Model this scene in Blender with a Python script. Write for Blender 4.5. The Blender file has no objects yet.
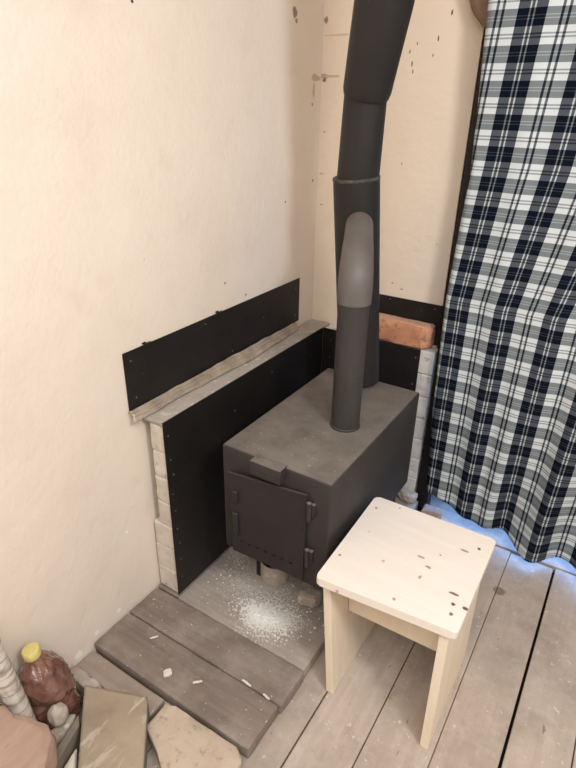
import bpy, bmesh, math, random
from mathutils import Vector, Matrix, noise
random.seed(7)
SC = bpy.context.scene
COL = SC.collection
PI = math.pi

def lin(r, g, b):
    f = lambda c: (c/255/12.92) if c/255 <= .04045 else ((c/255+.055)/1.055)**2.4
    return (f(r), f(g), f(b), 1.0)

# ------------------------------------------------------------------ camera
F = 557.86
CP = Vector((0.993373, -1.762802, 1.325377))
CR = Vector((0.844735, 0.53487, 0.018345))
CU = Vector((-0.252869, 0.368683, 0.8945))
CF = Vector((-0.471678, 0.760254, -0.446692))
cam_data = bpy.data.cameras.new('camera')
cam = bpy.data.objects.new('camera', cam_data)
COL.objects.link(cam)
cam_data.sensor_fit = 'HORIZONTAL'
cam_data.sensor_width = 36
cam_data.lens = F*36/576
cam_data.clip_start = .02
cam.matrix_world = Matrix(((CR.x, CU.x, -CF.x, CP.x), (CR.y, CU.y, -CF.y, CP.y), (CR.z, CU.z, -CF.z, CP.z), (0, 0, 0, 1)))
SC.camera = cam

# ------------------------------------------------------------------ world, lights, exposure
world = bpy.data.worlds.new('world')
SC.world = world
world.use_nodes = True
wb = world.node_tree.nodes['Background']
wb.inputs[0].default_value = (.25, .48, 1, 1)
wb.inputs[1].default_value = .6

def area(name, loc, target, size, power, col, size_y=None):
    l = bpy.data.lights.new(name, 'AREA')
    l.shape = 'RECTANGLE' if size_y else 'DISK'
    l.size = size
    if size_y: l.size_y = size_y
    l.energy = power; l.color = col
    o = bpy.data.objects.new(name, l)
    COL.objects.link(o)
    o.location = loc
    o.rotation_euler = (Vector(target)-Vector(loc)).to_track_quat('-Z', 'Y').to_euler()
    return o
area('room_lamp', (1.95, -1.65, 2.15), (.3, -.5, .5), .38, 23.5, (.955, .972, 1))
area('ceiling_fill', (1.2, -2.0, 2.36), (1.1, -1.7, 0), 1.6, 43, (.955, .972, 1))  # added soft fill lamp below the ceiling, lifts the shadows; no fixture there
area('daylight', (1.1, .62, .75), (1.0, -.1, -.05), 1.0, 45, (.20, .44, 1), 1.4)

SC.view_settings.view_transform = 'Standard'
SC.view_settings.look = 'None'
SC.view_settings.gamma = 1
SC.view_settings.use_curve_mapping = False
SC.view_settings.exposure = 0.0

# ------------------------------------------------------------------ helpers
def tag(o, label, cat, group=None, kind=None):
    o['label'] = label; o['category'] = cat
    if group: o['group'] = group
    if kind: o['kind'] = kind
    return o

def thing(name, label, cat, loc=(0, 0, 0), rz=0, group=None):
    o = bpy.data.objects.new(name, None)
    COL.objects.link(o)
    o.empty_display_size = .05
    o.location = loc; o.rotation_euler = (0, 0, rz)
    return tag(o, label, cat, group)

def obj(name, bm, m, parent=None, smooth=False, angle=None):
    me = bpy.data.meshes.new(name)
    bmesh.ops.recalc_face_normals(bm, faces=bm.faces[:])
    bm.to_mesh(me); bm.free()
    me.materials.append(m)
    if smooth:
        for p in me.polygons: p.use_smooth = True
        if angle: me.set_sharp_from_angle(angle=math.radians(angle))
    o = bpy.data.objects.new(name, me)
    COL.objects.link(o)
    if parent is not None:
        o.parent = parent
        # geometry is written in world space; bring it to the parent's frame
        root = parent
        o.matrix_parent_inverse = world_matrix(parent).inverted()
    return o

def thicken(o, t):
    m = o.modifiers.new('thickness', 'SOLIDIFY'); m.thickness = t; m.offset = 0
    return o

def world_matrix(o):
    m = Matrix.LocRotScale(o.location, o.rotation_euler, o.scale)
    if o.parent:
        return world_matrix(o.parent) @ o.matrix_parent_inverse @ m
    return m

def struct(name, bm, m, **k):
    o = obj(name, bm, m, **k); o['kind'] = 'structure'; return o

def box(bm, x0, x1, y0, y1, z0, z1, bev=0, seg=2, M=None):
    vs = [bm.verts.new((x, y, z)) for x in (x0, x1) for y in (y0, y1) for z in (z0, z1)]
    fs = [(0, 1, 3, 2), (4, 6, 7, 5), (0, 4, 5, 1), (2, 3, 7, 6), (0, 2, 6, 4), (1, 5, 7, 3)]
    faces = [bm.faces.new([vs[i] for i in f]) for f in fs]
    es = list({e for f in faces for e in f.edges})
    if bev:
        r = bmesh.ops.bevel(bm, geom=es, offset=bev, segments=seg, affect='EDGES', profile=.5)
        vs = list({v for f in r['faces'] for v in f.verts} | {v for v in vs if v.is_valid})
    if M is not None:
        for v in vs: v.co = M @ v.co
    return vs

def hexa(bm, pts, bev=0, seg=2):
    """8 points: bottom ring of 4 then top ring of 4"""
    vs = [bm.verts.new(p) for p in pts]
    fs = [(3, 2, 1, 0), (4, 5, 6, 7), (0, 1, 5, 4), (1, 2, 6, 5), (2, 3, 7, 6), (3, 0, 4, 7)]
    faces = [bm.faces.new([vs[i] for i in f]) for f in fs]
    if bev:
        es = list({e for f in faces for e in f.edges})
        bmesh.ops.bevel(bm, geom=es, offset=bev, segments=seg, affect='EDGES', profile=.5)

def prism(bm, poly, z0, z1, bev=0, seg=2):
    """poly of xy points (counter-clockwise); z0/z1 numbers"""
    a = [bm.verts.new((x, y, z0)) for x, y in poly]
    b = [bm.verts.new((x, y, z1)) for x, y in poly]
    n = len(poly)
    faces = [bm.faces.new(a[::-1]), bm.faces.new(b)]
    for i in range(n):
        faces.append(bm.faces.new((a[i], a[(i+1) % n], b[(i+1) % n], b[i])))
    if bev:
        es = list({e for f in faces for e in f.edges})
        bmesh.ops.bevel(bm, geom=es, offset=bev, segments=seg, affect='EDGES', profile=.5)

def tube(bm, path, rad, n=24, cap=True, wob=0):
    """sweep a circle along a polyline; rad number or list"""
    P = [Vector(p) for p in path]
    R = rad if isinstance(rad, (list, tuple)) else [rad]*len(P)
    rings = []
    up = None
    for i, p in enumerate(P):
        d = (P[min(i+1, len(P)-1)]-P[max(i-1, 0)]).normalized()
        if up is None:
            up = d.orthogonal().normalized()
        up = (up-d*up.dot(d)).normalized()
        s = d.cross(up)
        ring = []
        for k in range(n):
            a = 2*PI*k/n
            q = p+(up*math.cos(a)+s*math.sin(a))*R[i]
            if wob: q += (q-p).normalized()*wob*noise.noise(q*40)
            ring.append(bm.verts.new(q))
        rings.append(ring)
    for a, b in zip(rings[:-1], rings[1:]):
        for k in range(n):
            bm.faces.new((a[k], a[(k+1) % n], b[(k+1) % n], b[k]))
    if cap:
        bm.faces.new(rings[0][::-1]); bm.faces.new(rings[-1])

def lathe(bm, prof, c, n=32, wob=0, axis=None):
    """prof list of (r,z) ; c base point"""
    rings = []
    M = axis if axis is not None else Matrix.Identity(3)
    for r, z in prof:
        ring = []
        for k in range(n):
            a = 2*PI*k/n
            v = Vector((r*math.cos(a), r*math.sin(a), z))
            if wob:
                v *= 1
                q = noise.noise(Vector((v.x*28, v.y*28, v.z*34)))+.6*noise.noise(v*75)
                s = wob*q*(min(r, .03)/.03)
                v.x += s*math.cos(a); v.y += s*math.sin(a)
            ring.append(bm.verts.new(Vector(c)+M @ v))
        rings.append(ring)
    for a, b in zip(rings[:-1], rings[1:]):
        for k in range(n):
            bm.faces.new((a[k], a[(k+1) % n], b[(k+1) % n], b[k]))
    if prof[0][0] > 0: bm.faces.new(rings[0][::-1])
    if prof[-1][0] > 0: bm.faces.new(rings[-1])

def chunk(bm, poly, z0, z1, bev=.006, amp=.004, freq=30, cuts=4, seed=0):
    """rough stone-like prism with bevelled, dented edges"""
    b = bmesh.new()
    prism(b, poly, z0, z1, bev, 2)
    bmesh.ops.triangulate(b, faces=[f for f in b.faces if len(f.verts) > 4])
    bmesh.ops.subdivide_edges(b, edges=b.edges[:], cuts=cuts, use_grid_fill=True)
    b.normal_update()
    off = Vector((seed*3.1, seed*1.7, seed*.9))
    for v in b.verts:
        q = v.co*freq+off
        v.co += v.normal*amp*(noise.noise(q)+.5*noise.noise(q*2.7))
    me = bpy.data.meshes.new('tmp'); b.to_mesh(me); b.free()
    bm.from_mesh(me); bpy.data.meshes.remove(me)

# ------------------------------------------------------------------ material helpers
class Mat:
    def __init__(s, name, base=(128, 128, 128), rough=.7, metal=0, spec=.3):
        s.m = bpy.data.materials.new(name); s.m.use_nodes = True
        s.t = s.m.node_tree; s.n = s.t.nodes; s.l = s.t.links
        s.b = s.n['Principled BSDF']
        s.b.inputs['Base Color'].default_value = lin(*base)
        s.b.inputs['Roughness'].default_value = rough
        s.b.inputs['Metallic'].default_value = metal
        s.b.inputs['Specular IOR Level'].default_value = spec
        s.co = s.n.new('ShaderNodeTexCoord').outputs['Object']
        s.last = None
    def mapping(s, scale=(1, 1, 1), loc=(0, 0, 0)):
        m = s.n.new('ShaderNodeMapping'); s.l.new(s.co, m.inputs[0])
        m.inputs['Scale'].default_value = scale; m.inputs['Location'].default_value = loc
        return m.outputs[0]
    def noise(s, scale, detail=4, rough=.6, vec=None, dist=0):
        t = s.n.new('ShaderNodeTexNoise')
        s.l.new(vec if vec is not None else s.co, t.inputs['Vector'])
        t.inputs['Scale'].default_value = scale; t.inputs['Detail'].default_value = detail
        t.inputs['Roughness'].default_value = rough; t.inputs['Distortion'].default_value = dist
        return t.outputs['Fac']
    def ramp(s, fac, stops):
        r = s.n.new('ShaderNodeValToRGB'); s.l.new(fac, r.inputs[0])
        e = r.color_ramp.elements
        while len(e) > 1: e.remove(e[-1])
        for i, (p, c) in enumerate(stops):
            x = e[0] if i == 0 else e.new(p)
            x.position = p
            x.color = (c, c, c, 1) if isinstance(c, (int, float)) else lin(*c)
        return r.outputs[0]
    def math(s, op, a, b=None, c=None):
        m = s.n.new('ShaderNodeMath'); m.operation = op
        for i, v in enumerate((a, b, c)):
            if v is None: continue
            if isinstance(v, (int, float)): m.inputs[i].default_value = v
            else: s.l.new(v, m.inputs[i])
        return m.outputs[0]
    def mix(s, fac, a, b, mode='MIX'):
        m = s.n.new('ShaderNodeMix'); m.data_type = 'RGBA'; m.blend_type = mode
        for v, i in ((fac, 0), (a, 6), (b, 7)):
            if isinstance(v, (int, float)): m.inputs[i].default_value = v
            elif isinstance(v, tuple): m.inputs[i].default_value = lin(*v)
            else: s.l.new(v, m.inputs[i])
        return m.outputs[2]
    def color(s, c): s.l.new(c, s.b.inputs['Base Color']); s.last = c
    def bump(s, h, strength=.3, dist=.01):
        b = s.n.new('ShaderNodeBump'); s.l.new(h, b.inputs['Height'])
        b.inputs['Strength'].default_value = strength; b.inputs['Distance'].default_value = dist
        s.l.new(b.outputs[0], s.b.inputs['Normal'])
    def sep(s, vec=None):
        x = s.n.new('ShaderNodeSeparateXYZ'); s.l.new(vec if vec is not None else s.co, x.inputs[0]); return x.outputs
    def spot(s, p, r, wob=.6, sc=None):
        """mask of an irregular stain round a point"""
        v0 = s.n.new('ShaderNodeVectorMath'); v0.operation = 'SUBTRACT'
        s.l.new(s.co, v0.inputs[0]); v0.inputs[1].default_value = p
        v1 = s.n.new('ShaderNodeVectorMath'); v1.operation = 'MULTIPLY'
        s.l.new(v0.outputs[0], v1.inputs[0]); v1.inputs[1].default_value = sc or (1, 1, 1)
        v = s.n.new('ShaderNodeVectorMath'); v.operation = 'LENGTH'
        s.l.new(v1.outputs[0], v.inputs[0])
        d = s.math('DIVIDE', v.outputs['Value'], r)
        nz = s.noise(1.1/r, 3, .6)
        d2 = s.math('ADD', d, s.math('MULTIPLY', s.math('SUBTRACT', nz, .5), 2*wob))
        return s.ramp(d2, [(.75, 1.), (1., 0.)])

def simple(name, base, var, rough=.7, scale=12, metal=0, spec=.3, bump=.15, bscale=60):
    m = Mat(name, base, rough, metal, spec)
    m.color(m.mix(m.ramp(m.noise(scale, 5), [(.3, 0.), (.7, 1.)]), base, var))
    if bump: m.bump(m.noise(bscale, 4), bump, .004)
    return m.m

# wall paint: cream distemper with specks, cracks and a flaked-off patch
def wall_mat(name, spots, specks, a=(243, 228, 211), b_=(236, 220, 202)):
    m = Mat(name, (238, 222, 202), .75, 0, .2)
    c = m.mix(m.ramp(m.noise(2.2, 4), [(.3, 0.), (.75, 1.)]), a, b_)
    c = m.mix(m.ramp(m.noise(9, 5), [(.56, 0.), (.74, .35)]), c, (226, 208, 188))
    sp = m.ramp(m.noise(55, 2, .5), [(specks, 0.), (specks+.02, 1.)])
    c = m.mix(m.math('MULTIPLY', sp, m.ramp(m.noise(3.1, 2), [(.5, 0.), (.62, .8)])), c, (120, 100, 84))
    for p, r, col, *q in spots:
        c = m.mix(m.spot(p, r, .9 if q else .6, q[0] if q else None), c, col)
    m.color(c)
    m.bump(m.math('ADD', m.noise(5, 5), m.math('MULTIPLY', m.noise(45, 3), .18)), .35, .02)
    return m.m
G_ = (128, 118, 106)
M_wall_l = wall_mat('cream_wall_paint', [
    ((0, -.165, 1.562), .014, (150,138,124)), ((0, -.156, 1.542), .007, (150,138,124)), ((0, -.789, 1.508), .004, (70, 60, 50)),
    ((0, -.035, 1.405), .030, (206, 184, 160), (1, 1, 3)), ((0, -.045, 1.37), .022, (208, 186, 162), (1, 2.5, 1)), ((0, -.05, 1.33), .006, (190, 168, 142)),
    ((0, -.42, .80), .004, G_), ((0, -.52, .86), .004, G_), ((0, -.03, 1.1), .005, G_), ((0, -.2, 1.05), .004, G_),
    ((0, -1.195, .0), .014, (250, 246, 236)), ((0, -1.13, .02), .009, (250, 246, 236)), ((0, -1.05, .03), .008, (250, 246, 236)),
    ((0, -.985, .27), .006, (252, 246, 236))], .78)
T_ = (112, 98, 84)
M_wall_b = wall_mat('peach_wall_paint', [
    ((.010, 0, 1.56), .007, (150, 132, 112), (1, 1, .7)), ((.012, 0, 1.41), .020, (190, 166, 140), (1, 1, 3)), ((.012, 0, 1.40), .007, (140, 118, 96)),
    ((.04, 0, 1.41), .030, (206, 184, 160), (1, 1, 8)), ((.05, 0, 1.52), .05, (214, 192, 166), (1, 1, 14)),
    ((.29, 0, 1.47), .006, T_, (3, 1, 1)), ((.3, 0, 1.44), .008, T_, (3.5, 1, 1)), ((.31, 0, 1.49), .005, T_, (3, 1, 1)), ((.305, 0, 1.42), .006, T_, (3, 1, 1)),
    ((.37, 0, 1.50), .008, T_, (3, 1, 1)), ((.40, 0, 1.56), .007, T_, (2, 1, 1)), ((.36, 0, 1.46), .005, T_, (3, 1, 1)),
    ((.02, 0, 1.02), .006, G_, (1, 1, 3)), ((.015, 0, 1.12), .008, (190, 166, 140), (1, 1, 4)), ((.02, 0, 1.25), .005, G_, (1, 1, 3)), ((.30, 0, 1.17), .005, T_, (3, 1, 1)),
    ((.31, 0, .79), .004, T_, (1, 1, 2)), ((.345, 0, .775), .004, T_, (1, 1, 2))], .75, (244, 225, 203), (236, 216, 193))
M_plain = simple('plain_plaster', (232, 229, 224), (222, 219, 214), .8, 4)

# floor boards: worn beige paint on wood
m = Mat('worn_floor_paint', (196, 178, 160), .55, 0, .35)
x, y, z = m.sep()
cell = m.math('FLOOR', m.math('DIVIDE', m.math('SUBTRACT', x, .0305), .1415))
wn = m.n.new('ShaderNodeTexWhiteNoise'); wn.noise_dimensions = '1D'; m.l.new(cell, wn.inputs['W'])
gr = m.noise(1, 6, .65, m.mapping((38, 3.0, 10)), .4)
c = m.mix(m.ramp(gr, [(.3, 0.), (.75, 1.)]), (204, 188, 174), (182, 165, 151))
c = m.mix(m.math('MULTIPLY', wn.outputs['Value'], .35), c, (168, 150, 134))
c = m.mix(m.ramp(m.noise(7, 6), [(.46, 0.), (.66, .75)]), c, (160, 144, 131))
c = m.mix(m.ramp(m.noise(24, 6, .7), [(.5, 0.), (.75, .5)]), c, (214, 200, 186))
c = m.mix(m.ramp(m.noise(60, 3), [(.66, 0.), (.71, .7)]), c, (228, 217, 204))
c = m.mix(m.ramp(m.noise(80, 2, vec=m.mapping((1, .3, 1), (4, 2, 0))), [(.72, 0.), (.75, .7)]), c, (120, 102, 88))
c = m.mix(m.spot((.89, -.30, -.04), .020, .3), c, (140, 126, 116))
m.color(c); m.bump(gr, .18, .004)
m.l.new(m.ramp(m.noise(6, 4), [(.3, .42), (.7, .62)]), m.b.inputs['Roughness'])
M_floor = m.m
M_dark = simple('dark_subfloor', (34, 27, 22), (52, 42, 35), .9, 30)  # dark brown for the subfloor below the boards

def plank_mat(name, a, b_, dust=.5, axis='x', ash=None):
    m = Mat(name, a, .6, 0, .3)
    sc = (3, 40, 12) if axis == 'x' else (40, 3, 12)
    gr = m.noise(1, 6, .65, m.mapping(sc), .5)
    c = m.mix(m.ramp(gr, [(.3, 0.), (.75, 1.)]), a, b_)
    c = m.mix(m.ramp(m.noise(9, 6), [(.45, 0.), (.72, dust)]), c, (190, 178, 166))
    c = m.mix(m.ramp(m.noise(120, 2), [(.69, 0.), (.73, .8)]), c, (222, 212, 200))
    if ash:
        for p, r, w in ash:
            v = m.n.new('ShaderNodeVectorMath'); v.operation = 'DISTANCE'
            m.l.new(m.co, v.inputs[0]); v.inputs[1].default_value = p
            d = m.ramp(m.math('DIVIDE', v.outputs['Value'], r), [(0., 1.), (.45, .55), (1., 0.)])
            sp = m.ramp(m.math('ADD', m.noise(150, 5, .75), m.math('MULTIPLY', m.math('SUBTRACT', d, .5), .42)), [(.5, 0.), (.62, 1.)])
            c = m.mix(m.math('MULTIPLY', m.math('MULTIPLY', sp, w), m.ramp(d, [(0., 0.), (.25, 1.)])), c, (236, 230, 220))
    m.color(c); m.bump(gr, .25, .004)
    return m.m
M_plank = plank_mat('dusty_brown_plank', (144, 129, 119), (115, 101, 92), .42)
M_pad = plank_mat('ashy_hearth_board', (172, 160, 149), (142, 130, 121), .55,
                  'x', [((.335, -.825, 0), .095, 1.), ((.35, -.815, 0), .16, .75), ((.40, -.80, 0), .11, .8), ((.27, -.70, 0), .26, .4), ((.13, -.63, 0), .14, .4)])
M_lowboard = plank_mat('grey_offcut_board', (168, 151, 136), (146, 128, 114), .4)

# black metal sheets
def sheet_mat():
    m = Mat('black_painted_sheet', (36, 32, 30), .5, 0, .35)
    c = m.mix(m.ramp(m.noise(6, 5), [(.35, 0.), (.7, 1.)]), (38, 34, 32), (28, 24, 23))
    c = m.mix(m.ramp(m.noise(14, 6, .7), [(.6, 0.), (.75, .25)]), c, (66, 58, 53))
    c = m.mix(m.ramp(m.noise(110, 2), [(.74, 0.), (.76, .5)]), c, (150, 138, 126))
    m.color(c); m.bump(m.noise(9, 3), .12, .01)
    return m.m
M_sheet = sheet_mat()

def stove_mat(name, a, b_, dust, rough=.62):
    m = Mat(name, a, rough, 0, .35)
    c = m.mix(m.ramp(m.noise(7, 5), [(.3, 0.), (.7, 1.)]), a, b_)
    g = m.n.new('ShaderNodeNewGeometry')
    nz = m.sep(g.outputs['Normal'])[2]
    c2 = m.mix(m.ramp(m.noise(13, 6, .65), [(.3, 0.), (.75, 1.)]), (128, 119, 110), (98, 91, 84))
    c2 = m.mix(m.ramp(m.noise(140, 2), [(.70, 0.), (.73, .8)]), c2, (180, 170, 158))
    up = m.ramp(nz, [(.75, 0.), (.97, 1.)])
    c = m.mix(m.math('MULTIPLY', up, dust), c, c2)
    c = m.mix(m.ramp(m.noise(90, 2), [(.74, 0.), (.77, .35)]), c, (140, 130, 120))
    m.color(c); m.bump(m.math('ADD', m.noise(60, 4), m.noise(7, 2)), .15, .004)
    return m.m
M_stove = stove_mat('sooty_stove_paint', (60, 55, 52), (48, 44, 42), .95)
M_door = stove_mat('stove_door_paint', (49, 45, 43), (41, 38, 36), .3)
M_pipe = stove_mat('dark_pipe_paint', (43, 39, 36), (36, 33, 30), .12, .55)
M_riser = stove_mat('grey_pipe_paint', (66, 62, 58), (56, 53, 50), .3, .55)
M_elbow = stove_mat('toplit_elbow_grey', (112, 104, 99), (92, 86, 82), .5, .5)  # lighter grey than the riser: top light put into the elbow's colour
M_rim = simple('scuffed_pipe_rim', (46, 42, 39), (96, 89, 81), .55, 60)
M_steel = simple('scuffed_steel_edge', (150, 144, 136), (90, 84, 78), .45, 90, .6)
M_strip = simple('dull_metal_strip', (200, 184, 164), (156, 142, 126), .42, 25, .35)
M_slot = simple('slot_shade_black', (14, 12, 11), (20, 18, 16), .9)  # near-black stands in for the shade inside the vent holes

# cement / whitewash masonry
def masonry(name, a, b_, d):
    m = Mat(name, a, .9, 0, .1)
    c = m.mix(m.ramp(m.noise(11, 6, .65), [(.3, 0.), (.7, 1.)]), a, b_)
    c = m.mix(m.ramp(m.noise(38, 4), [(.58, 0.), (.7, .8)]), c, d)
    m.color(c); m.bump(m.math('ADD', m.noise(40, 5), m.noise(12, 3)), .5, .006)
    return m.m
M_white = masonry('whitewashed_brick', (232, 222, 208), (208, 196, 180), (176, 162, 146))
M_cement = masonry('dusty_cement', (194, 184, 172), (166, 156, 144), (216, 208, 198))
M_white2 = masonry('grey_whitewashed_brick', (236, 230, 218), (210, 202, 190), (130, 122, 112))
M_stone = masonry('beige_stone', (206, 188, 168), (188, 168, 148), (160, 140, 122))
M_rubble = masonry('pale_rubble', (202, 190, 176), (162, 150, 136), (224, 216, 204))
M_lilac = masonry('greyish_brick_piece', (168, 152, 142), (140, 126, 120), (196, 184, 174))
m = Mat('red_brick', (196, 128, 92), .9, 0, .1)
c = m.mix(m.ramp(m.noise(16, 6), [(.3, 0.), (.7, 1.)]), (224, 164, 126), (194, 130, 98))
g = m.n.new('ShaderNodeNewGeometry')
c = m.mix(m.math('MULTIPLY', m.ramp(m.sep(g.outputs['Normal'])[2], [(.6, 0.), (.95, 1.)]), .6), c, (204, 172, 146))
c = m.mix(m.ramp(m.noise(34, 5), [(.56, 0.), (.68, .7)]), c, (120, 76, 60))
m.color(c); m.bump(m.noise(45, 5), .6, .006)
M_brick = m.m

# stool wood
m = Mat('pale_pine', (242, 224, 200), .5, 0, .35)
gr = m.noise(1, 5, .6, m.mapping((4, 34, 34)), .6)
c = m.mix(m.ramp(gr, [(.3, 0.), (.8, 1.)]), (244, 233, 221), (237, 223, 208))
kn = m.ramp(m.noise(46, 2, .5), [(.73, 0.), (.755, 1.)])
kn = m.math('MULTIPLY', kn, m.ramp(m.noise(8, 2), [(.5, 0.), (.56, .8)]))
c = m.mix(kn, c, (150, 122, 96))
for p, r, col, *q in [((.848, -.634, .372), .0045, (104, 78, 64)), ((.821, -.66, .372), .012, (176, 148, 122), (1, 3, 1)), ((.84, -.806, .372), .013, (132, 104, 82), (1, 3.2, 1)),
                  ((.847, -.835, .372), .005, (104, 78, 62)), ((.851, -.863, .372), .005, (140, 112, 90)), ((.872, -.832, .372), .010, (112, 86, 68), (1.2, 2, 1)),
                  ((.575, -.631, .372), .004, (156, 124, 98)), ((.628, -.596, .372), .003, (156, 124, 98)), ((.575, -.839, .372), .004, (156, 126, 102)), ((.615, -.936, .355), .010, (96, 66, 44)),
                  ((.739, -.738, .372), .011, (190, 164, 138), (1, 3, 1)), ((.764, -.76, .372), .008, (170, 142, 116), (1, 2, 1)), ((.76, -.80, .372), .007, (186, 158, 132), (2, 1, 1)),
                  ((.735, -.892, .372), .004, (190, 160, 132)), ((.669, -.80, .372), .005, (206, 180, 152))]:
    c = m.mix(m.spot(p, r, .9, q[0] if q else None), c, col)
m.color(c); m.bump(gr, .1, .003)
M_pine = m.m
m = Mat('pale_pine_leg', (240, 218, 186), .55, 0, .3)
gr = m.noise(1, 5, .6, m.mapping((34, 34, 4)), .6)
m.color(m.mix(m.ramp(gr, [(.3, 0.), (.8, 1.)]), (244, 229, 206), (232, 214, 188))); m.bump(gr, .1, .003)
M_pine_leg = m.m

# curtain plaid from the cloth's own UV (u = column count, v = row count)
m = Mat('navy_white_plaid', (200, 205, 210), .9, 0, .1)
uv = m.n.new('ShaderNodeUVMap'); uv.uv_map = 'UVMap'
u, v, _ = m.sep(uv.outputs[0])
def stripe(t, half):
    f = m.math('ABSOLUTE', m.math('SUBTRACT', m.math('FRACT', m.math('ADD', t, .5)), .5))   # 0 at dark centre, .5 at white centre
    dark = m.math('LESS_THAN', f, half)
    return f, dark
def line(f, pos, w):
    return m.math('LESS_THAN', m.math('ABSOLUTE', m.math('SUBTRACT', f, pos)), w)
fu, du = stripe(u, .225)
fv, dv = stripe(v, .245)
l_u = line(fu, .036, .013)          # thin pale lines in the dark column
d_u = line(fu, .452, .021)          # thin dark lines in the white column
l_v = line(fv, .045, .014)
d_v = line(fv, .450, .026)
colr = m.math('SUBTRACT', 1., du)   # white fraction of warp
warp = m.math('MINIMUM', m.math('MAXIMUM', colr, m.math('MULTIPLY', l_u, .8)), m.math('SUBTRACT', 1., m.math('MULTIPLY', d_u, .9)))
wf = m.math('SUBTRACT', 1., dv)
weft = m.math('MINIMUM', m.math('MAXIMUM', wf, m.math('MULTIPLY', l_v, .35)), m.math('SUBTRACT', 1., m.math('MULTIPLY', d_v, .75)))
mean = m.math('ADD', m.math('MULTIPLY', warp, .58), m.math('MULTIPLY', weft, .42))
c = m.ramp(mean, [(0., (12, 18, 32)), (.42, (80, 85, 92)), (.58, (124, 131, 133)), (1., (214, 219, 219))])
m.color(c)
m.bump(m.noise(700, 2), .12, .001)
M_plaid = m.m

M_frame = simple('dark_brown_door_paint', (46, 34, 28), (34, 25, 21), .5, 20)
M_bag = simple('brown_cloth', (150, 122, 104), (128, 100, 84), .85, 18)
# glass
m = Mat('door_glass', (255, 255, 255), .05)
tr = m.n.new('ShaderNodeBsdfTransparent'); gl = m.n.new('ShaderNodeBsdfGlossy'); gl.inputs['Roughness'].default_value = .03
mx = m.n.new('ShaderNodeMixShader'); mx.inputs[0].default_value = .07
m.l.new(tr.outputs[0], mx.inputs[1]); m.l.new(gl.outputs[0], mx.inputs[2])
m.l.new(mx.outputs[0], m.n['Material Output'].inputs['Surface'])
M_glass = m.m

# bottle
m = Mat('brown_plastic', (140, 74, 54), .16, 0, .6)
m.color(m.mix(m.ramp(m.noise(20, 4), [(.35, 0.), (.7, 1.)]), (150, 104, 88), (112, 72, 60)))
m.b.inputs['Transmission Weight'].default_value = .25
m.b.inputs['Coat Weight'].default_value = 1
m.b.inputs['Coat Roughness'].default_value = .06
m.bump(m.noise(32, 3, .6, None, 1.2), .5, .012)
M_bottle = m.m
M_cap = simple('yellow_cap_plastic', (224, 208, 132), (204, 184, 108), .4, 20)
# birch bark
m = Mat('birch_bark', (222, 212, 198), .8, 0, .2)
st = m.noise(1, 5, .65, m.mapping((9, 9, 120)), .3)
c = m.mix(m.ramp(st, [(.5, 0.), (.66, 1.)]), (216, 206, 192), (120, 106, 94))
c = m.mix(m.ramp(m.noise(26, 5), [(.5, 0.), (.66, .7)]), c, (150, 134, 120))
m.color(c); m.bump(st, .5, .004)
M_birch = m.m
m = Mat('split_firewood', (186, 148, 124), .7, 0, .2)
gr = m.noise(1, 6, .6, m.mapping((14, 5, 14), (0, 0, 0)), .6)
c = m.mix(m.ramp(gr, [(.3, 0.), (.75, 1.)]), (190, 162, 146), (164, 134, 116))
c = m.mix(m.ramp(m.noise(1, 3, .6, m.mapping((60, 9, 30))), [(.66, 0.), (.7, .7)]), c, (90, 64, 52))
m.color(c); m.bump(gr, .4, .005)
M_fire = m.m
# plastic film round a slab
m = Mat('dusty_film', (168, 150, 128), .3, 0, .5)
c = m.mix(m.ramp(m.noise(7, 5), [(.35, 0.), (.7, 1.)]), (178, 160, 138), (146, 129, 110))
wr = m.noise(1, 4, .6, m.mapping((30, 9, 10)), .5)
c = m.mix(m.ramp(wr, [(.60, 0.), (.67, .6)]), c, (206, 192, 174))
m.color(c); m.bump(wr, .3, .008)
M_film = m.m
M_film_side = simple('grey_slab_edge', (158, 150, 136), (132, 124, 112), .8, 20)
M_grey = simple('greenish_grey_board', (146, 136, 120), (122, 112, 98), .75, 16)
M_chip = simple('white_plaster_chip', (238, 230, 218), (220, 210, 196), .8, 60)
M_ash = simple('pale_ash_flakes', (246, 243, 238), (226, 220, 212), .9, 90)
M_can = masonry('ashy_can', (206, 194, 182), (176, 164, 152), (226, 218, 208))

# ------------------------------------------------------------------ setting
ZF = -.04
RX, RY, RZ = 2.7, -3.4, 2.4
bm = bmesh.new(); box(bm, -.12, 0, RY, .14, -.10, RZ); struct('wall_left', bm, M_wall_l)
bm = bmesh.new()
DX0, DX1, DZ = .492, 1.42, 1.90
box(bm, .0005, DX0, 0, .14, -.10, RZ)
box(bm, DX1, RX, 0, .14, -.10, RZ)
box(bm, DX0, DX1, 0, .14, DZ, RZ)
struct('wall_back', bm, M_wall_b)
bm = bmesh.new(); box(bm, RX, RX+.1, RY, .14, -.10, RZ); struct('wall_right', bm, M_plain)
bm = bmesh.new(); box(bm, -.12, RX+.1, RY-.1, RY, -.10, RZ); struct('wall_rear', bm, M_plain)
bm = bmesh.new(); box(bm, -.12, RX+.1, RY-.1, .14, RZ, RZ+.06); struct('ceiling', bm, M_plain)
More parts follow.
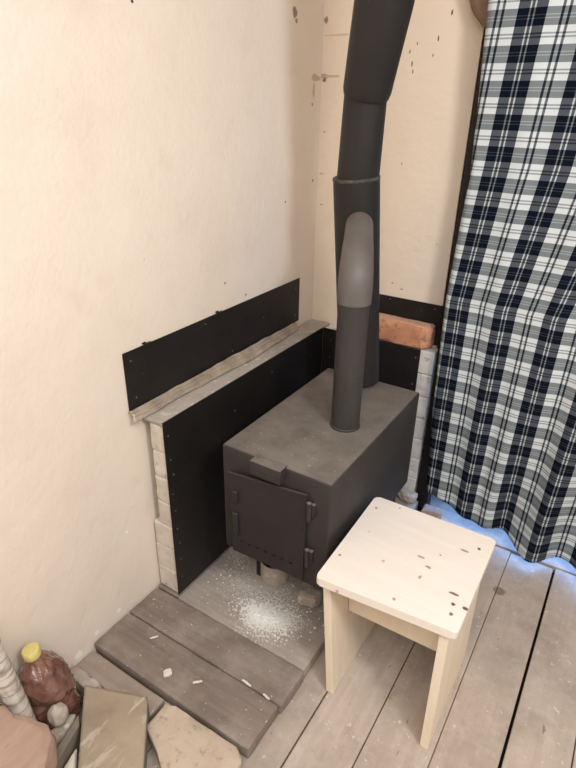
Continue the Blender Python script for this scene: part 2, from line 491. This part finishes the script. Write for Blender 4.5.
# floor boards run from the rear wall to the doorway
bm = bmesh.new()
edges = [.0305-.1415, .0305+.1415, .3135, .454, .5958, .7345, .8821, 1.0225]
edges = [.0305+.1415*i for i in range(0, 4)]+[.5958, .7345, .8821, 1.0225]+[1.0225+.1415*i for i in range(1, 12)]
gaps = {.5958: .004, .7345: .0028, .8821: .0016, 1.0225: .0072}
prev = .001
for e in edges+[RX-.001]:
    e = min(e, RX-.001)
    g = gaps.get(e, .003)
    gp = gaps.get(prev, .003)
    if e-prev > .01:
        box(bm, prev+gp/2, e-g/2, RY+.001, -.098+random.uniform(-.006, .006), ZF-.03, ZF+random.uniform(-.0012, 0), .0015, 1)
    prev = e
fl = struct('floor', bm, M_floor)
bm = bmesh.new(); box(bm, -.12, RX+.1, RY-.1, .14, ZF-.06, ZF-.031); o = struct('floor_base', bm, M_dark)
# threshold board in the doorway
bm = bmesh.new(); box(bm, .560, 1.62, -.090, -.002, ZF-.028, ZF+.001, .003, 2); box(bm, DX0+.001, DX1-.001, -.002, .138, ZF-.028, ZF+.001, .002, 1)
struct('trim_1', bm, M_floor)
# door frame and glazed door in the opening
bm = bmesh.new()
box(bm, DX0+.001, DX0+.05, .001, .136, ZF+.002, DZ-.001, .004, 2)
box(bm, DX1-.05, DX1-.001, .001, .136, ZF+.002, DZ-.001, .004, 2)
box(bm, DX0+.05, DX1-.05, .001, .136, DZ-.06, DZ-.001, .004, 2)
box(bm, .511, .558, -.050, .0005, ZF+.002, DZ+.04, .004, 2)  # casing added to block daylight off the brick end and leave a dark strip
struct('trim_2', bm, M_frame)
bm = bmesh.new()
a, b_ = DX0+.055, DX1-.055
box(bm, a, a+.08, .085, .125, ZF+.025, DZ-.065, .003); box(bm, b_-.08, b_, .085, .125, ZF+.025, DZ-.065, .003)
box(bm, a+.08, b_-.08, .085, .125, ZF+.025, ZF+.075, .003); box(bm, a+.08, b_-.08, .085, .125, DZ-.15, DZ-.065, .003)
d1 = struct('door_1', bm, M_frame)
bm = bmesh.new(); box(bm, a+.081, b_-.081, .102, .108, ZF+.076, DZ-.151); obj('door_pane', bm, M_glass, d1)

# ------------------------------------------------------------------ low brick screens and metal sheets
HL, XL, YL, YI, XR = .60, .084, -.8968, -.0588, .459
def brick_wall(bm, along, lo, hi, c0, c1, z0, z1, rows, amp, seed, lower_c0=None, blen=.245):
    """stack of rough courses; along = 'y' or 'x'; c0..c1 the cross extent"""
    h = (z1-z0)/rows
    for r in range(rows):
        s = lo
        k = 0
        first = blen*(.5 if r % 2 else 1)
        while s < hi-.01:
            e = min(hi, s+(first if k == 0 else blen))
            if hi-e < .05: e = hi
            cc = lower_c0 if (lower_c0 is not None and (r+.5)*h+z0 < .27) else c0
            cc = cc+random.uniform(-.0015, .0015)
            a0, a1 = s+.001, e-.001
            poly = [(cc, a0), (c1, a0), (c1, a1), (cc, a1)] if along == 'y' else [(a0, cc), (a1, cc), (a1, c1), (a0, c1)]
            chunk(bm, poly, z0+r*h+.0012, z0+(r+1)*h-.0012, .004, amp, 34, 3, seed+r*7+k)
            s = e; k += 1
bm = bmesh.new()
t = thing('brick_screen', 'low whitewashed brick wall along the left wall, left of the stove', 'brick wall', (.04, -.5, 0))
brick_wall(bm, 'y', YL+.004, -.064, .031, XL-.0045, .0, .585, 7, .0022, 3, .006)
obj('brickwork', bm, M_white, t)
bm = bmesh.new()
chunk(bm, [(.004, YL+.002), (XL-.003, YL+.002), (XL-.003, -.004), (.004, -.004)], .586, HL-.001, .003, .0016, 26, 24, 5)
obj('cement_top', bm, M_cement, t)
bm = bmesh.new()
t = thing('brick_screen', 'low whitewashed brick wall behind the stove, its end next to the curtain', 'brick wall', (.27, -.03, 0))
brick_wall(bm, 'x', XL+.003, .507, -.0565, -.006, .0, HL-.001, 7, .0030, 60, None, .24)
obj('brickwork', bm, M_white2, t)

def sheet(name, label, pts, nails, thick_axis, clips=()):
    t = thing(name, label, 'metal sheet', pts[0])
    return t
def panel(bm, x0, x1, y0, y1, z0, z1): box(bm, x0, x1, y0, y1, z0, z1, .0007, 1)
def nail(parent, p, axis):
    bm = bmesh.new()
    M3 = Matrix(((0, 0, 1), (0, 1, 0), (-1, 0, 0))) if axis == 'x' else Matrix(((1, 0, 0), (0, 0, -1), (0, 1, 0)))
    lathe(bm, [(.0026, 0), (.0026, .0007), (.0014, .0014)], p, 10, 0, M3)
    obj('nail_head', bm, M_steel, parent, True)

# upper sheet on left wall
t = thing('metal_sheet', 'black metal sheet nailed to the left wall above the cement ledge', 'metal sheet', (0, -.5, .62))
bm = bmesh.new(); panel(bm, .001, .004, -.927, -.103, .622, .781); obj('sheet', bm, M_sheet, t)
for y, zz in [(-.90, .652), (-.905, .755), (-.62, .765), (-.33, .70), (-.13, .75), (-.13, .65), (-.5, .64)]: nail(t, (.004, y, zz), 'x')
for y in (-.845, -.555):
    bm = bmesh.new(); box(bm, .0012, .010, y-.012, y+.012, .7813, .784, .0008); box(bm, .0012, .004, y-.016, y-.004, .784, .788, .0005)
    obj('clip', bm, M_frame, t)
# low sheet on the screen (left)
t = thing('metal_sheet', 'tall black metal sheet facing the low brick wall left of the stove', 'metal sheet', (XL, -.5, 0))
bm = bmesh.new(); panel(bm, XL-.0015, XL+.0015, YL, YI-.006, .002, HL); obj('sheet', bm, M_sheet, t)
for zz in (.555, .48, .43, .37, .31, .245, .19, .13, .06): nail(t, (XL+.0015, YL+.012+random.uniform(0, .012), zz), 'x')
for y, zz in [(-.6, .5), (-.4, .55), (-.3, .3), (-.15, .52), (-.62, .25)]: nail(t, (XL+.0015, y, zz), 'x')
# low sheet behind the stove
t = thing('metal_sheet', 'black metal sheet facing the low brick wall behind the stove, under the red brick', 'metal sheet', (.27, YI, 0))
bm = bmesh.new(); panel(bm, XL+.0022, XR, YI-.004, YI-.001, .002, HL); obj('sheet', bm, M_sheet, t)
for xx, zz in [(.445, .57), (.445, .47), (.12, .56), (.12, .49), (.3, .56)]: nail(t, (xx, YI-.004, zz), 'y')
# upper sheet on back wall
t = thing('metal_sheet', 'black metal sheet on the back wall behind the red brick, right of the chimney pipe', 'metal sheet', (.35, 0, .6))
bm = bmesh.new(); panel(bm, .19, .497, -.004, -.001, .604, .745); obj('sheet', bm, M_sheet, t)
for xx, zz in [(.31, .735), (.47, .73), (.47, .64)]: nail(t, (xx, -.004, zz), 'y')

# ridged strip lying along the ledge
bm = bmesh.new()
N = 90
rows = []
for i in range(N+1):
    s = i/N
    y = -.935+s*.80
    bulge = math.exp(-((s-.62)/.22)**2)
    w = .024+.008*bulge-.004*s
    xo = .0072+.002*math.sin(s*23)+.006*bulge
    row = []
    for k in range(19):
        q = k/18
        zz = .6035+-.0035+.0105*abs(math.sin(q*PI*3+.4))**.7+.021*(1-q)**1.2*(.8+.35*bulge)+.0012*math.sin(s*60+k)
        row.append(bm.verts.new((xo+w*q, y+.004*math.sin(q*5), zz)))
    rows.append(row)
for a, b_ in zip(rows[:-1], rows[1:]):
    for k in range(18): bm.faces.new((a[k], a[k+1], b_[k+1], b_[k]))
thicken(tag(obj('metal_strip', bm, M_strip, None, True), 'long ridged dull metal strip lying along the ledge under the left wall sheet', 'strip'), .001)

# red brick on the back screen
bm = bmesh.new()
chunk(bm, [(.235, -.066), (.455, -.064), (.481, -.05), (.487, -.02), (.478, -.008), (.235, -.008)], HL+.002, HL+.082, .010, .005, 45, 4, 9)
tag(obj('brick', bm, M_brick, None, True, 50), 'loose red brick lying on the low wall beside the chimney pipe', 'brick')

# ------------------------------------------------------------------ hearth boards
def plank(name, label, cat, x0, x1, y0, y1, z0, z1, mat, bev=.003, warp=.002, seed=0, grp=None):
    bm = bmesh.new()
    b = bmesh.new()
    box(b, x0, x1, y0, y1, z0, z1, bev, 2)
    bmesh.ops.triangulate(b, faces=[f for f in b.faces if len(f.verts) > 4])
    for axis, lo, hi, n in ((0, x0, x1, 14), (1, y0, y1, 5)):
        for i in range(1, n):
            co = [0, 0, 0]; co[axis] = lo+(hi-lo)*i/n
            no = [0, 0, 0]; no[axis] = 1
            bmesh.ops.bisect_plane(b, geom=b.verts[:]+b.edges[:]+b.faces[:], plane_co=co, plane_no=no)
    for v in b.verts:
        q = v.co*18+Vector((seed, 0, 0))
        if v.co.z > (z0+z1)/2: v.co.z += warp*noise.noise(q*.5)-warp*.5
        if abs(v.co.y-y0) < .006 or abs(v.co.y-y1) < .006: v.co.y += .0018*noise.noise(q)
        if abs(v.co.x-x0) < .006 or abs(v.co.x-x1) < .006: v.co.x += .002*noise.noise(q*2)
    me = bpy.data.meshes.new('t'); b.to_mesh(me); b.free(); bm.from_mesh(me); bpy.data.meshes.remove(me)
    return tag(obj(name, bm, mat, None, True, 35), label, cat, grp)
plank('hearth_board', 'wide ash-dusted board under the stove', 'board', .0875, .528, -.904, -.062, ZF+.001, .0, M_pad, .003, .0015, 1)
plank('floor_plank', 'brown plank against the front of the ashy hearth board', 'plank', .004, .530, -1.0175, -.9066, ZF+.001, -.0005, M_plank, .003, .003, 5)
plank('floor_plank', 'brown plank nearest the camera, with a white plaster chip on it', 'plank', .004, .524, -1.148, -1.0215, ZF+.001, .001, M_plank, .004, .003, 9)
plank('board_offcut', 'short grey board end on the floor below the brown planks, by the wall', 'board', .004, .268, -1.213, -1.154, ZF+.001, -.02, M_lowboard, .002, .002, 14)
# support under left brick screen
bm = bmesh.new(); box(bm, .005, .086, -.902, -.004, ZF+.001, -.0015, .002); tag(obj('base_board', bm, M_plank), 'board under the low brick wall left of the stove', 'board')
bm = bmesh.new(); box(bm, .0875, .51, -.061, -.004, ZF+.001, -.0015, .002); tag(obj('base_board', bm, M_plank), 'board under the low brick wall behind the stove', 'board')

# ------------------------------------------------------------------ stove
SX0, SX1, SY0, SY1, SZ, SB = .213, .535, -.823, -.2526, .546, .208
stove = thing('wood_stove', 'black home-made welded steel box stove in the corner', 'stove', (.375, -.54, 0))
bm = bmesh.new(); box(bm, SX0, SX1, SY0, SY1, SB, SZ, .007, 3)
obj('body', bm, M_stove, stove, True, 40)
for xx in (SX0+.018, SX1-.048):
    for yy in (-.70, -.34):
        bm = bmesh.new(); box(bm, xx, xx+.032, yy, yy+.032, .0005, SB-.0005, .002); obj('leg', bm, M_door, stove)
# lintel over the door
bm = bmesh.new(); box(bm, .318, .408, SY0-.024, SY0+.012, .508, SZ+.003, .003); obj('lintel', bm, M_stove, stove, True, 40)
# door, hung a little skewed and ajar at the bottom
bm = bmesh.new()
y0 = SY0-.004
hexa(bm, [(.252, y0-.013, .222), (.474, y0-.009, .230), (.474, y0-.002, .230), (.252, y0-.006, .222),
          (.243, y0-.013, .480), (.477, y0-.009, .503), (.477, y0-.002, .503), (.243, y0-.006, .480)], .002)
door = obj('door', bm, M_door, stove)
for i in range(7):
    s = i/6
    xx = .283+s*.155; zz = .268+s*.004
    yy = y0-.0118+s*.0012
    bm = bmesh.new(); box(bm, xx-.0055, xx+.0055, yy-.0016, yy+.003, zz-.0018, zz+.0018, .0008, 1); obj('vent_slot', bm, M_slot, door)
bm = bmesh.new(); box(bm, .260, .276, y0-.019, y0-.0128, .395, .43, .002); obj('latch', bm, M_door, door, True, 40)
bm = bmesh.new(); box(bm, .258, .276, y0-.019, y0-.0128, .285, .36, .002); obj('handle_plate', bm, M_door, door, True, 40)
for zz in (.430, .285):
    bm = bmesh.new(); tube(bm, [(.484, y0-.009, zz), (.484, y0-.009, zz+.054)], .0062, 14); box(bm, .487, .497, y0-.006, y0+.0045, zz+.010, zz+.048, .001)
    obj('hinge', bm, M_stove, stove, True, 40)

# ------------------------------------------------------------------ chimney pipes
pipe = thing('stove_pipe', 'dark stove chimney pipe with grey elbow riser, standing on the stove', 'chimney pipe', (.37, -.36, SZ))
def lerp(a, b_, s): return tuple(a[i]+(b_[i]-a[i])*s for i in range(3))
B0, B1 = (.343, -.287, SZ+.006), (.3085, -.335, 1.158)
bm = bmesh.new(); tube(bm, [lerp(B0, B1, i/10) for i in range(11)], [.0625]*11, 48); obj('lower_section', bm, M_pipe, pipe, True, 40)
C0, C1 = lerp(B0, B1, .94), (.326, -.350, 1.373)
bm = bmesh.new(); tube(bm, [lerp(C0, C1, i/8) for i in range(9)], [.0565-.0035*i/8 for i in range(9)], 48); obj('middle_section', bm, M_pipe, pipe, True, 40)
# crimped rim at joint
bm = bmesh.new()
d = (Vector(B1)-Vector(B0)).normalized()
pts = []
for r, off in ((.0631, -.006), (.0637, -.003), (.0631, .0012), (.060, .0026), (.0555, .001)):
    pts.append((r, off))
q = Vector((0, 0, 1)).rotation_difference(d).to_matrix()
lathe(bm, pts, B1, 48, .0012, q); obj('joint_rim', bm, M_rim, pipe, True, 60)
D0, D1, D2 = (.3275, -.352, 1.351), (.374, -.392, 1.538), (.53, -.53, 2.395)
up_path = [D0, lerp(D0, D1, .06)]+[lerp(D0, D1, s) for s in (.2, .4, .6, .8, 1.)]+[lerp(D1, D2, s) for s in (.15, .3, .5, .75, 1.)]
bm = bmesh.new(); tube(bm, up_path, [.0565, .0595, .0605, .062, .0635, .065, .0665]+[.067]*5, 48); obj('upper_section', bm, M_pipe, pipe, True, 40)
# riser
RC = Vector((.433, -.56))
bm = bmesh.new(); tube(bm, [(RC.x, RC.y, z) for z in (SZ+.001, .65, .75, .91)], .0390, 40); obj('riser', bm, M_riser, pipe, True, 40)
bm = bmesh.new()
lathe(bm, [(.0392, 0), (.0418, .001), (.041, .004), (.0392, .006)], (RC.x, RC.y, SZ+.0005), 40); obj('weld_ring', bm, M_riser, pipe, True)
# elbow: up, then over and back into the main pipe
dirv = (Vector((.320, -.320))-RC).normalized()
path = [Vector((RC.x, RC.y, z)) for z in (.896, .905, .918, .932)]
rr = .068
for i in range(1, 9):
    a = i/8*math.radians(72)
    o = rr*(1-math.cos(a)); h = rr*math.sin(a)
    path.append(Vector((RC.x+dirv.x*o, RC.y+dirv.y*o, .932+h)))
last = path[-1]; dd = Vector((dirv.x*math.sin(math.radians(72)), dirv.y*math.sin(math.radians(72)), math.cos(math.radians(72))))
for s in (.03, .07, .12, .16): path.append(last+dd*s)
bm = bmesh.new(); tube(bm, path, [.0425]*4+[.0425-.0012*i/3 for i in range(8)]+[.0395, .038, .037, .036], 40); obj('elbow', bm, M_elbow, pipe, True, 40)

# ------------------------------------------------------------------ things under and round the stove
can = thing('tin_can', 'ash-covered open can standing under the stove door', 'can', (.272, -.675, 0))
bm = bmesh.new(); lathe(bm, [(.0435, .001), (.045, .004), (.0445, .070), (.0455, .073), (.0425, .073), (.0415, .068), (.0405, .012), (0.0, .012)], (.283, -.672, 0), 36, .0012)
obj('can_body', bm, M_can, can, True, 50)
bm = bmesh.new(); chunk(bm, [(.40, -.735), (.455, -.72), (.462, -.68), (.425, -.655), (.385, -.68)], .0008, .045, .010, .006, 45, 4, 21)
tag(obj('rubble_piece', bm, M_rubble, None, True), 'grey lump of mortar under the front right corner of the stove', 'rubble')
# ash flakes: nobody could count them
bm = bmesh.new()
for i in range(1250):
    if i < 1050:
        x = random.gauss(.335, .036); y = random.gauss(-.822, .020)
    else:
        x = random.uniform(.12, .52); y = random.gauss(-.72, .08)
    if not (.10 < x < .522 and -.895 < y < -.45): continue
    s = random.uniform(.0008, .0024)*(1.7 if random.random() < .06 else 1)
    rz = random.uniform(0, PI)
    box(bm, -s, s, -s*random.uniform(.5, 1), s*random.uniform(.5, 1), 0, s*.7, 0, 1, Matrix.Translation((x, y, .0004)) @ Matrix.Rotation(rz, 4, 'Z'))
for (mx, my, ra, rb, hh) in ((.332, -.826, .040, .022, .006), (.372, -.812, .020, .014, .004), (.300, -.812, .018, .012, .003)):
    rings = []
    for k in range(1, 13):
        ring = []
        for a_ in range(40):
            an = 2*PI*a_/40
            q = k/12
            w = 1+.45*noise.noise(Vector((math.cos(an)*2.2+mx*50, math.sin(an)*2.2, my*40)))+.2*noise.noise(Vector((math.cos(an)*9, math.sin(an)*9, mx*90)))
            xx, yy = mx+ra*q*w*math.cos(an), my+rb*q*w*math.sin(an)
            ring.append(bm.verts.new((xx, yy, .0003+max(0, hh*(1-q*q)*(.55+.9*noise.noise(Vector((xx*160, yy*160, 0))))))))
        rings.append(ring)
    bm.faces.new(rings[0])
    for r0, r1 in zip(rings[:-1], rings[1:]):
        for a_ in range(40): bm.faces.new((r0[a_], r0[(a_+1) % 40], r1[(a_+1) % 40], r1[a_]))
tag(obj('ash', bm, M_ash), 'white ash and plaster crumbs spilled in front of the stove', 'ash', None, 'stuff')
def chip(label, cx, cy, z, sx, sy, h, rz, grp='plaster chips', seed=1):
    bm = bmesh.new()
    c, s = math.cos(rz), math.sin(rz)
    poly = [(-.5, -.42), (.1, -.5), (.5, -.3), (.46, .4), (-.1, .5), (-.5, .32)]
    poly = [(cx+(a*sx)*c-(b_*sy)*s, cy+(a*sx)*s+(b_*sy)*c) for a, b_ in poly]
    chunk(bm, poly, z+.0005, z+h, h*.2, h*.12, 90, 2, seed)
    return tag(obj('plaster_chip', bm, M_chip), label, 'plaster chip', grp)
chip('square white plaster chip in the middle of the nearest brown plank', .238, -1.107, .001, .022, .021, .008, .9, seed=1)
chip('thin white plaster sliver on the left of the nearest brown plank', .130, -1.046, .001, .022, .005, .003, .9, seed=2)
chip('thin white plaster sliver on the right half of the nearest brown plank', .318, -1.083, .001, .024, .006, .003, .75, seed=3)
chip('white plaster sliver lying in the seam between the two brown planks', .425, -1.017, .0005, .030, .006, .004, -.1, seed=4)
chip('small white plaster sliver at the right end of the seam between the brown planks', .488, -1.020, .0005, .022, .006, .004, -.15, seed=5)

# plaster crumbs at foot of the back screen
bm = bmesh.new(); chunk(bm, [(.44, -.0655), (.455, -.095), (.50, -.108), (.523, -.098), (.524, -.0655)], .0015, .040, .012, .006, 50, 4, 31)
tag(obj('mortar_heap', bm, M_rubble, None, True), 'grey mortar crumbs heaped at the foot of the brick wall end', 'rubble')
bm = bmesh.new(); chunk(bm, [(.565, -.145), (.635, -.128), (.632, -.103), (.565, -.100)], ZF+.0015, .032, .006, .004, 40, 4, 37)
tag(obj('brick_fragment', bm, M_lilac, None, True), 'grey brick fragment on the floor under the left end of the curtain hem', 'brick')

# ------------------------------------------------------------------ stool
stool = thing('stool', 'small pale pine stool with plank sides in front of the stove', 'stool', (.73, -.75, ZF))
def round_poly(pts, r, n=5):
    out = []
    P = [Vector(p) for p in pts]
    for i in range(len(P)):
        p, a, b_ = P[i], P[i-1], P[(i+1) % len(P)]
        u, v = (a-p).normalized(), (b_-p).normalized()
        s0, s1 = p+u*r, p+v*r
        for k in range(n+1):
            w = k/n
            q = s0*(1-w)**2+p*2*w*(1-w)+s1*w*w
            out.append((q.x, q.y))
    return out
bm = bmesh.new()
prism(bm, round_poly([(.5600, -.9310), (.8785, -.9045), (.8768, -.578), (.5532, -.583)], .012), .350, .372, .003, 2)
obj('seat', bm, M_pine, stool)
bm = bmesh.new()
hexa(bm, [(.593, -.898, ZF+.0005), (.613, -.898, ZF+.0005), (.613, -.60, ZF+.0005), (.593, -.60, ZF+.0005),
          (.568, -.908, .3495), (.588, -.908, .3495), (.588, -.60, .3495), (.568, -.60, .3495)], .0015)
obj('side_panel', bm, M_pine_leg, stool)
bm = bmesh.new()
hexa(bm, [(.848, -.899, ZF+.0005), (.868, -.899, ZF+.0005), (.868, -.595, ZF+.0005), (.848, -.595, ZF+.0005),
          (.842, -.897, .3495), (.862, -.897, .3495), (.862, -.595, .3495), (.842, -.595, .3495)], .0015)
obj('side_panel', bm, M_pine_leg, stool)
bm = bmesh.new()
hexa(bm, [(.6005, -.815, .181), (.8445, -.812, .184), (.8445, -.794, .184), (.6005, -.797, .181),
          (.589, -.815, .3493), (.8415, -.812, .3493), (.8415, -.794, .3493), (.589, -.797, .3493)], .001)
obj('crosspiece', bm, M_pine_leg, stool)

# ------------------------------------------------------------------ curtain
def interp(z, tab):
    if z <= tab[0][0]: return tab[0][1]
    for (a, va), (b_, vb) in zip(tab[:-1], tab[1:]):
        if z <= b_: return va+(vb-va)*(z-a)/(b_-a)
    (a, va), (b_, vb) = tab[-2:]
    return vb+(vb-va)*(z-b_)/(b_-a)
XE = [(0, .566), (.133, .561), (.45, .540), (.8, .528), (1.19, .541), (1.57, .521), (2, .515)]
X0 = [(.14, .578), (.8, .574), (1.19, .612), (1.56, .633), (2.0, .65)]
PP = [(.14, .127), (.8, .134), (1.19, .150), (1.56, .153), (2.0, .155)]
HEM = [(.50, .110), (.566, .092), (.65, .060), (.73, .040), (.80, .030), (.86, .010), (.91, -.012), (.96, -.012), (1.02, .0), (1.08, .002), (1.15, -.008), (1.5, -.01)]
def sm(a, b_, x):
    t_ = max(0, min(1, (x-a)/(b_-a))); return t_*t_*(3-2*t_)
def cy_fold(x, z):
    ripple = .007*math.sin(x*42+1.3*z)+.004*math.sin(x*75+2+z*2)
    big = sm(.75, .0, z)*sm(.72, .84, x)
    xc = .935+.07*z
    fold = -.040*big*math.cos(2*PI*(x-xc)/.185)
    return -.105+ripple*(.35+.65*sm(1.2, .1, z))+fold-.012*sm(1.0, 0, z)
bm = bmesh.new()
NX, NZ = 190, 150
XRT, ZT = 1.56, 2.02
uvl = bm.loops.layers.uv.new('UVMap')
grid, uvs = [], {}
for j in range(NZ+1):
    row = []
    for i in range(NX+1):
        s = i/NX
        x_guess = .54+s*(XRT-.54)
        hem = interp(x_guess, HEM)
        z = hem+(ZT-hem)*(j/NZ)
        x = interp(z, XE)+s*(XRT-interp(z, XE))
        y = cy_fold(x, z)
        if s < .012: y += .012*(1-s/.012)
        vtx = bm.verts.new((x, y, z))
        row.append(vtx)
        uu = (x-interp(z, X0))/interp(z, PP)
        zz = z+.045*(x-.55)*sm(1.2, .2, z)
        uvs[vtx] = (uu, (zz-1.488)/.0768+.5)
    grid.append(row)
for j in range(NZ):
    for i in range(NX):
        f = bm.faces.new((grid[j][i], grid[j][i+1], grid[j+1][i+1], grid[j+1][i]))
        for lp in f.loops: lp[uvl].uv = uvs[lp.vert]
thicken(tag(obj('curtain', bm, M_plaid, None, True), 'long navy and white plaid curtain hanging over the doorway', 'curtain'), .0015)

# brown rounded bundle behind the curtain top
bm = bmesh.new()
bmesh.ops.create_uvsphere(bm, u_segments=32, v_segments=20, radius=1)
for v in bm.verts:
    p = v.co.copy()
    v.co = Vector(((.528+p.x*.080), -.040+p.y*.030, 1.635+p.z*.125))
    v.co += Vector((p.x, 0, p.z))*.005*noise.noise(p*3)
tag(obj('cloth_bundle', bm, M_bag, None, True), 'brown rounded bundle hanging on the back wall, mostly behind the curtain top', 'bundle')

# ------------------------------------------------------------------ firewood and rubble in the lower left
bm = bmesh.new()
chunk(bm, [(.294, -1.241), (.295, -1.170), (.32, -1.166), (.505, -1.160), (.532, -1.180), (.532, -1.37), (.47, -1.37), (.404, -1.288)][::-1][::-1], ZF+.0015, .014, .007, .0025, 24, 4, 41)
tag(obj('stone_block', bm, M_stone, None, True, 50), 'beige stone block in front of the nearest brown plank', 'stone')

slab = thing('wrapped_slab', 'flat slab wrapped in dusty plastic film beside the beige stone block', 'slab', (.25, -1.29, 0))
TL, TR, BR, BL = Vector((.113, -1.261)), Vector((.264, -1.200)), Vector((.392, -1.345)), Vector((.292, -1.432))
bm = bmesh.new()
q = [TL, TR, BR, BL]
hexa(bm, [(*BL, ZF+.012), (*BR, ZF+.012), (*TR, ZF+.022), (*TL, ZF+.022), (*BL, .034), (*BR, .034), (*TR, .036), (*TL, .038)], .003)
obj('slab', bm, M_film_side, slab)
bm = bmesh.new()
rows = []
cen = (TL+TR+BR+BL)/4
for j in range(31):
    row = []
    for i in range(25):
        s, r = i/24, j/30
        p = (TL.lerp(TR, s)).lerp(BL.lerp(BR, s), r)
        p = cen+(p-cen)*1.012
        zz = .041-.003*r+.0035*abs(noise.noise(Vector((p.x*30, p.y*50, 0))))
        row.append(bm.verts.new((p.x, p.y, zz)))
    rows.append(row)
for a, b_ in zip(rows[:-1], rows[1:]):
    for k in range(24): bm.faces.new((a[k], b_[k], b_[k+1], a[k+1]))
thicken(obj('plastic_film', bm, M_film, slab, True), .0008)

# brown bottle
BX, BY = .081, -1.317
bot = thing('plastic_bottle', 'crumpled brown plastic bottle with a yellow cap against the left wall', 'bottle', (BX, BY, ZF))
bm = bmesh.new()
tilt = Matrix.Rotation(math.radians(8), 3, Vector((.53, -.84, 0)))
prof = [(r_*.95, z_) for r_, z_ in [(.0, .003), (.044, .0015), (.054, .010), (.0565, .03), (.0565, .07), (.054, .085), (.0565, .10), (.0565, .125), (.054, .15), (.046, .175), (.034, .195), (.0225, .210), (.0165, .218), (.0165, .226)]]
fine = []
for (r0, z0), (r1, z1) in zip(prof[:-1], prof[1:]):
    for k in range(4): fine.append((r0+(r1-r0)*k/4, z0+(z1-z0)*k/4))
fine.append(prof[-1])
lathe(bm, fine, (BX, BY, ZF+.010), 56, .010, tilt); obj('bottle_body', bm, M_bottle, bot, True)
bm = bmesh.new()
lathe(bm, [(.0185, .221), (.0195, .223), (.0195, .240), (.0175, .2425), (.0, .2428)], (BX, BY, ZF+.010), 36, 0, tilt); obj('cap', bm, M_cap, bot, True, 40)

# birch stick leaning on the wall
bm = bmesh.new()
a, b_ = Vector((.112, -1.401, -.036)), Vector((.030, -1.408, .36))
tube(bm, [a.lerp(b_, i/12) for i in range(13)], [.0215]*13, 28, True, .002)
tag(obj('birch_log', bm, M_birch, None, True, 50), 'thin white birch log leaning on the left wall beside the bottle', 'log')
# split firewood chunk, nearest the camera
bm = bmesh.new()
chunk(bm, [(.02, -1.49), (.05, -1.47), (.091, -1.447), (.121, -1.42), (.149, -1.406), (.193, -1.400), (.224, -1.410), (.266, -1.46), (.29, -1.54), (.18, -1.68), (.02, -1.62)][::-1], .076, .156, .020, .005, 14, 5, 51)
tag(obj('firewood_log', bm, M_fire, None, True), 'pinkish brown split log in the lower left corner of the picture', 'log')
bm = bmesh.new()
chunk(bm, [(.012, -1.468), (.10, -1.460), (.145, -1.460), (.165, -1.50), (.17, -1.62), (.02, -1.62)], ZF+.0015, .074, .015, .002, 16, 4, 53)
tag(obj('firewood_log', bm, M_birch, None, True), 'pale log lying under the pinkish split log', 'log')
# small pale lump beside the bottle
bm = bmesh.new()
bmesh.ops.create_icosphere(bm, subdivisions=4, radius=1)
for v in bm.verts:
    p = v.co.copy()
    v.co = Vector((.143, -1.354, .074))+Vector((p.x*.022, p.y*.021, p.z*.031))*(1+.16*noise.noise(p*1.8)+.05*noise.noise(p*6))
tag(obj('plaster_lump', bm, M_rubble, None, True), 'rounded pale lump of plaster in front of the bottle', 'rubble')
# rubble mound behind the bottle and slab
bm = bmesh.new()
chunk(bm, [(.139, -1.322), (.152, -1.318), (.164, -1.362), (.160, -1.380), (.132, -1.384), (.140, -1.352)][::-1], ZF+.0015, .040, .006, .004, 55, 4, 61)
tag(obj('rubble_heap', bm, M_rubble, None, True), 'grainy pale rubble between the bottle and the wrapped slab', 'rubble')
bm = bmesh.new()
chunk(bm, [(.006, -1.254), (.02, -1.219), (.118, -1.219), (.108, -1.252), (.06, -1.250)], ZF+.0015, .004, .005, .004, 55, 4, 63)
tag(obj('rubble_heap', bm, M_rubble, None, True), 'grainy grey rubble along the wall behind the bottle', 'rubble')
# grey board strip and pale piece left of the slab
bm = bmesh.new()
hexa(bm, [(.150, -1.312, ZF+.002), (.196, -1.436, ZF+.002), (.215, -1.425, ZF+.002), (.176, -1.330, ZF+.002),
          (.153, -1.314, .034), (.186, -1.434, .034), (.204, -1.423, .034), (.176, -1.330, .034)], .003)
tag(obj('board_scrap', bm, M_grey, None), 'greenish grey board strip on edge between the pale lump and the wrapped slab', 'board')
bm = bmesh.new()
chunk(bm, [(.200, -1.358), (.222, -1.420), (.262, -1.475), (.300, -1.475), (.272, -1.424)], ZF+.0015, .030, .012, .003, 24, 4, 71)
tag(obj('plaster_piece', bm, M_white, None, True), 'pale rounded piece wedged between the grey board strip and the wrapped slab', 'rubble')
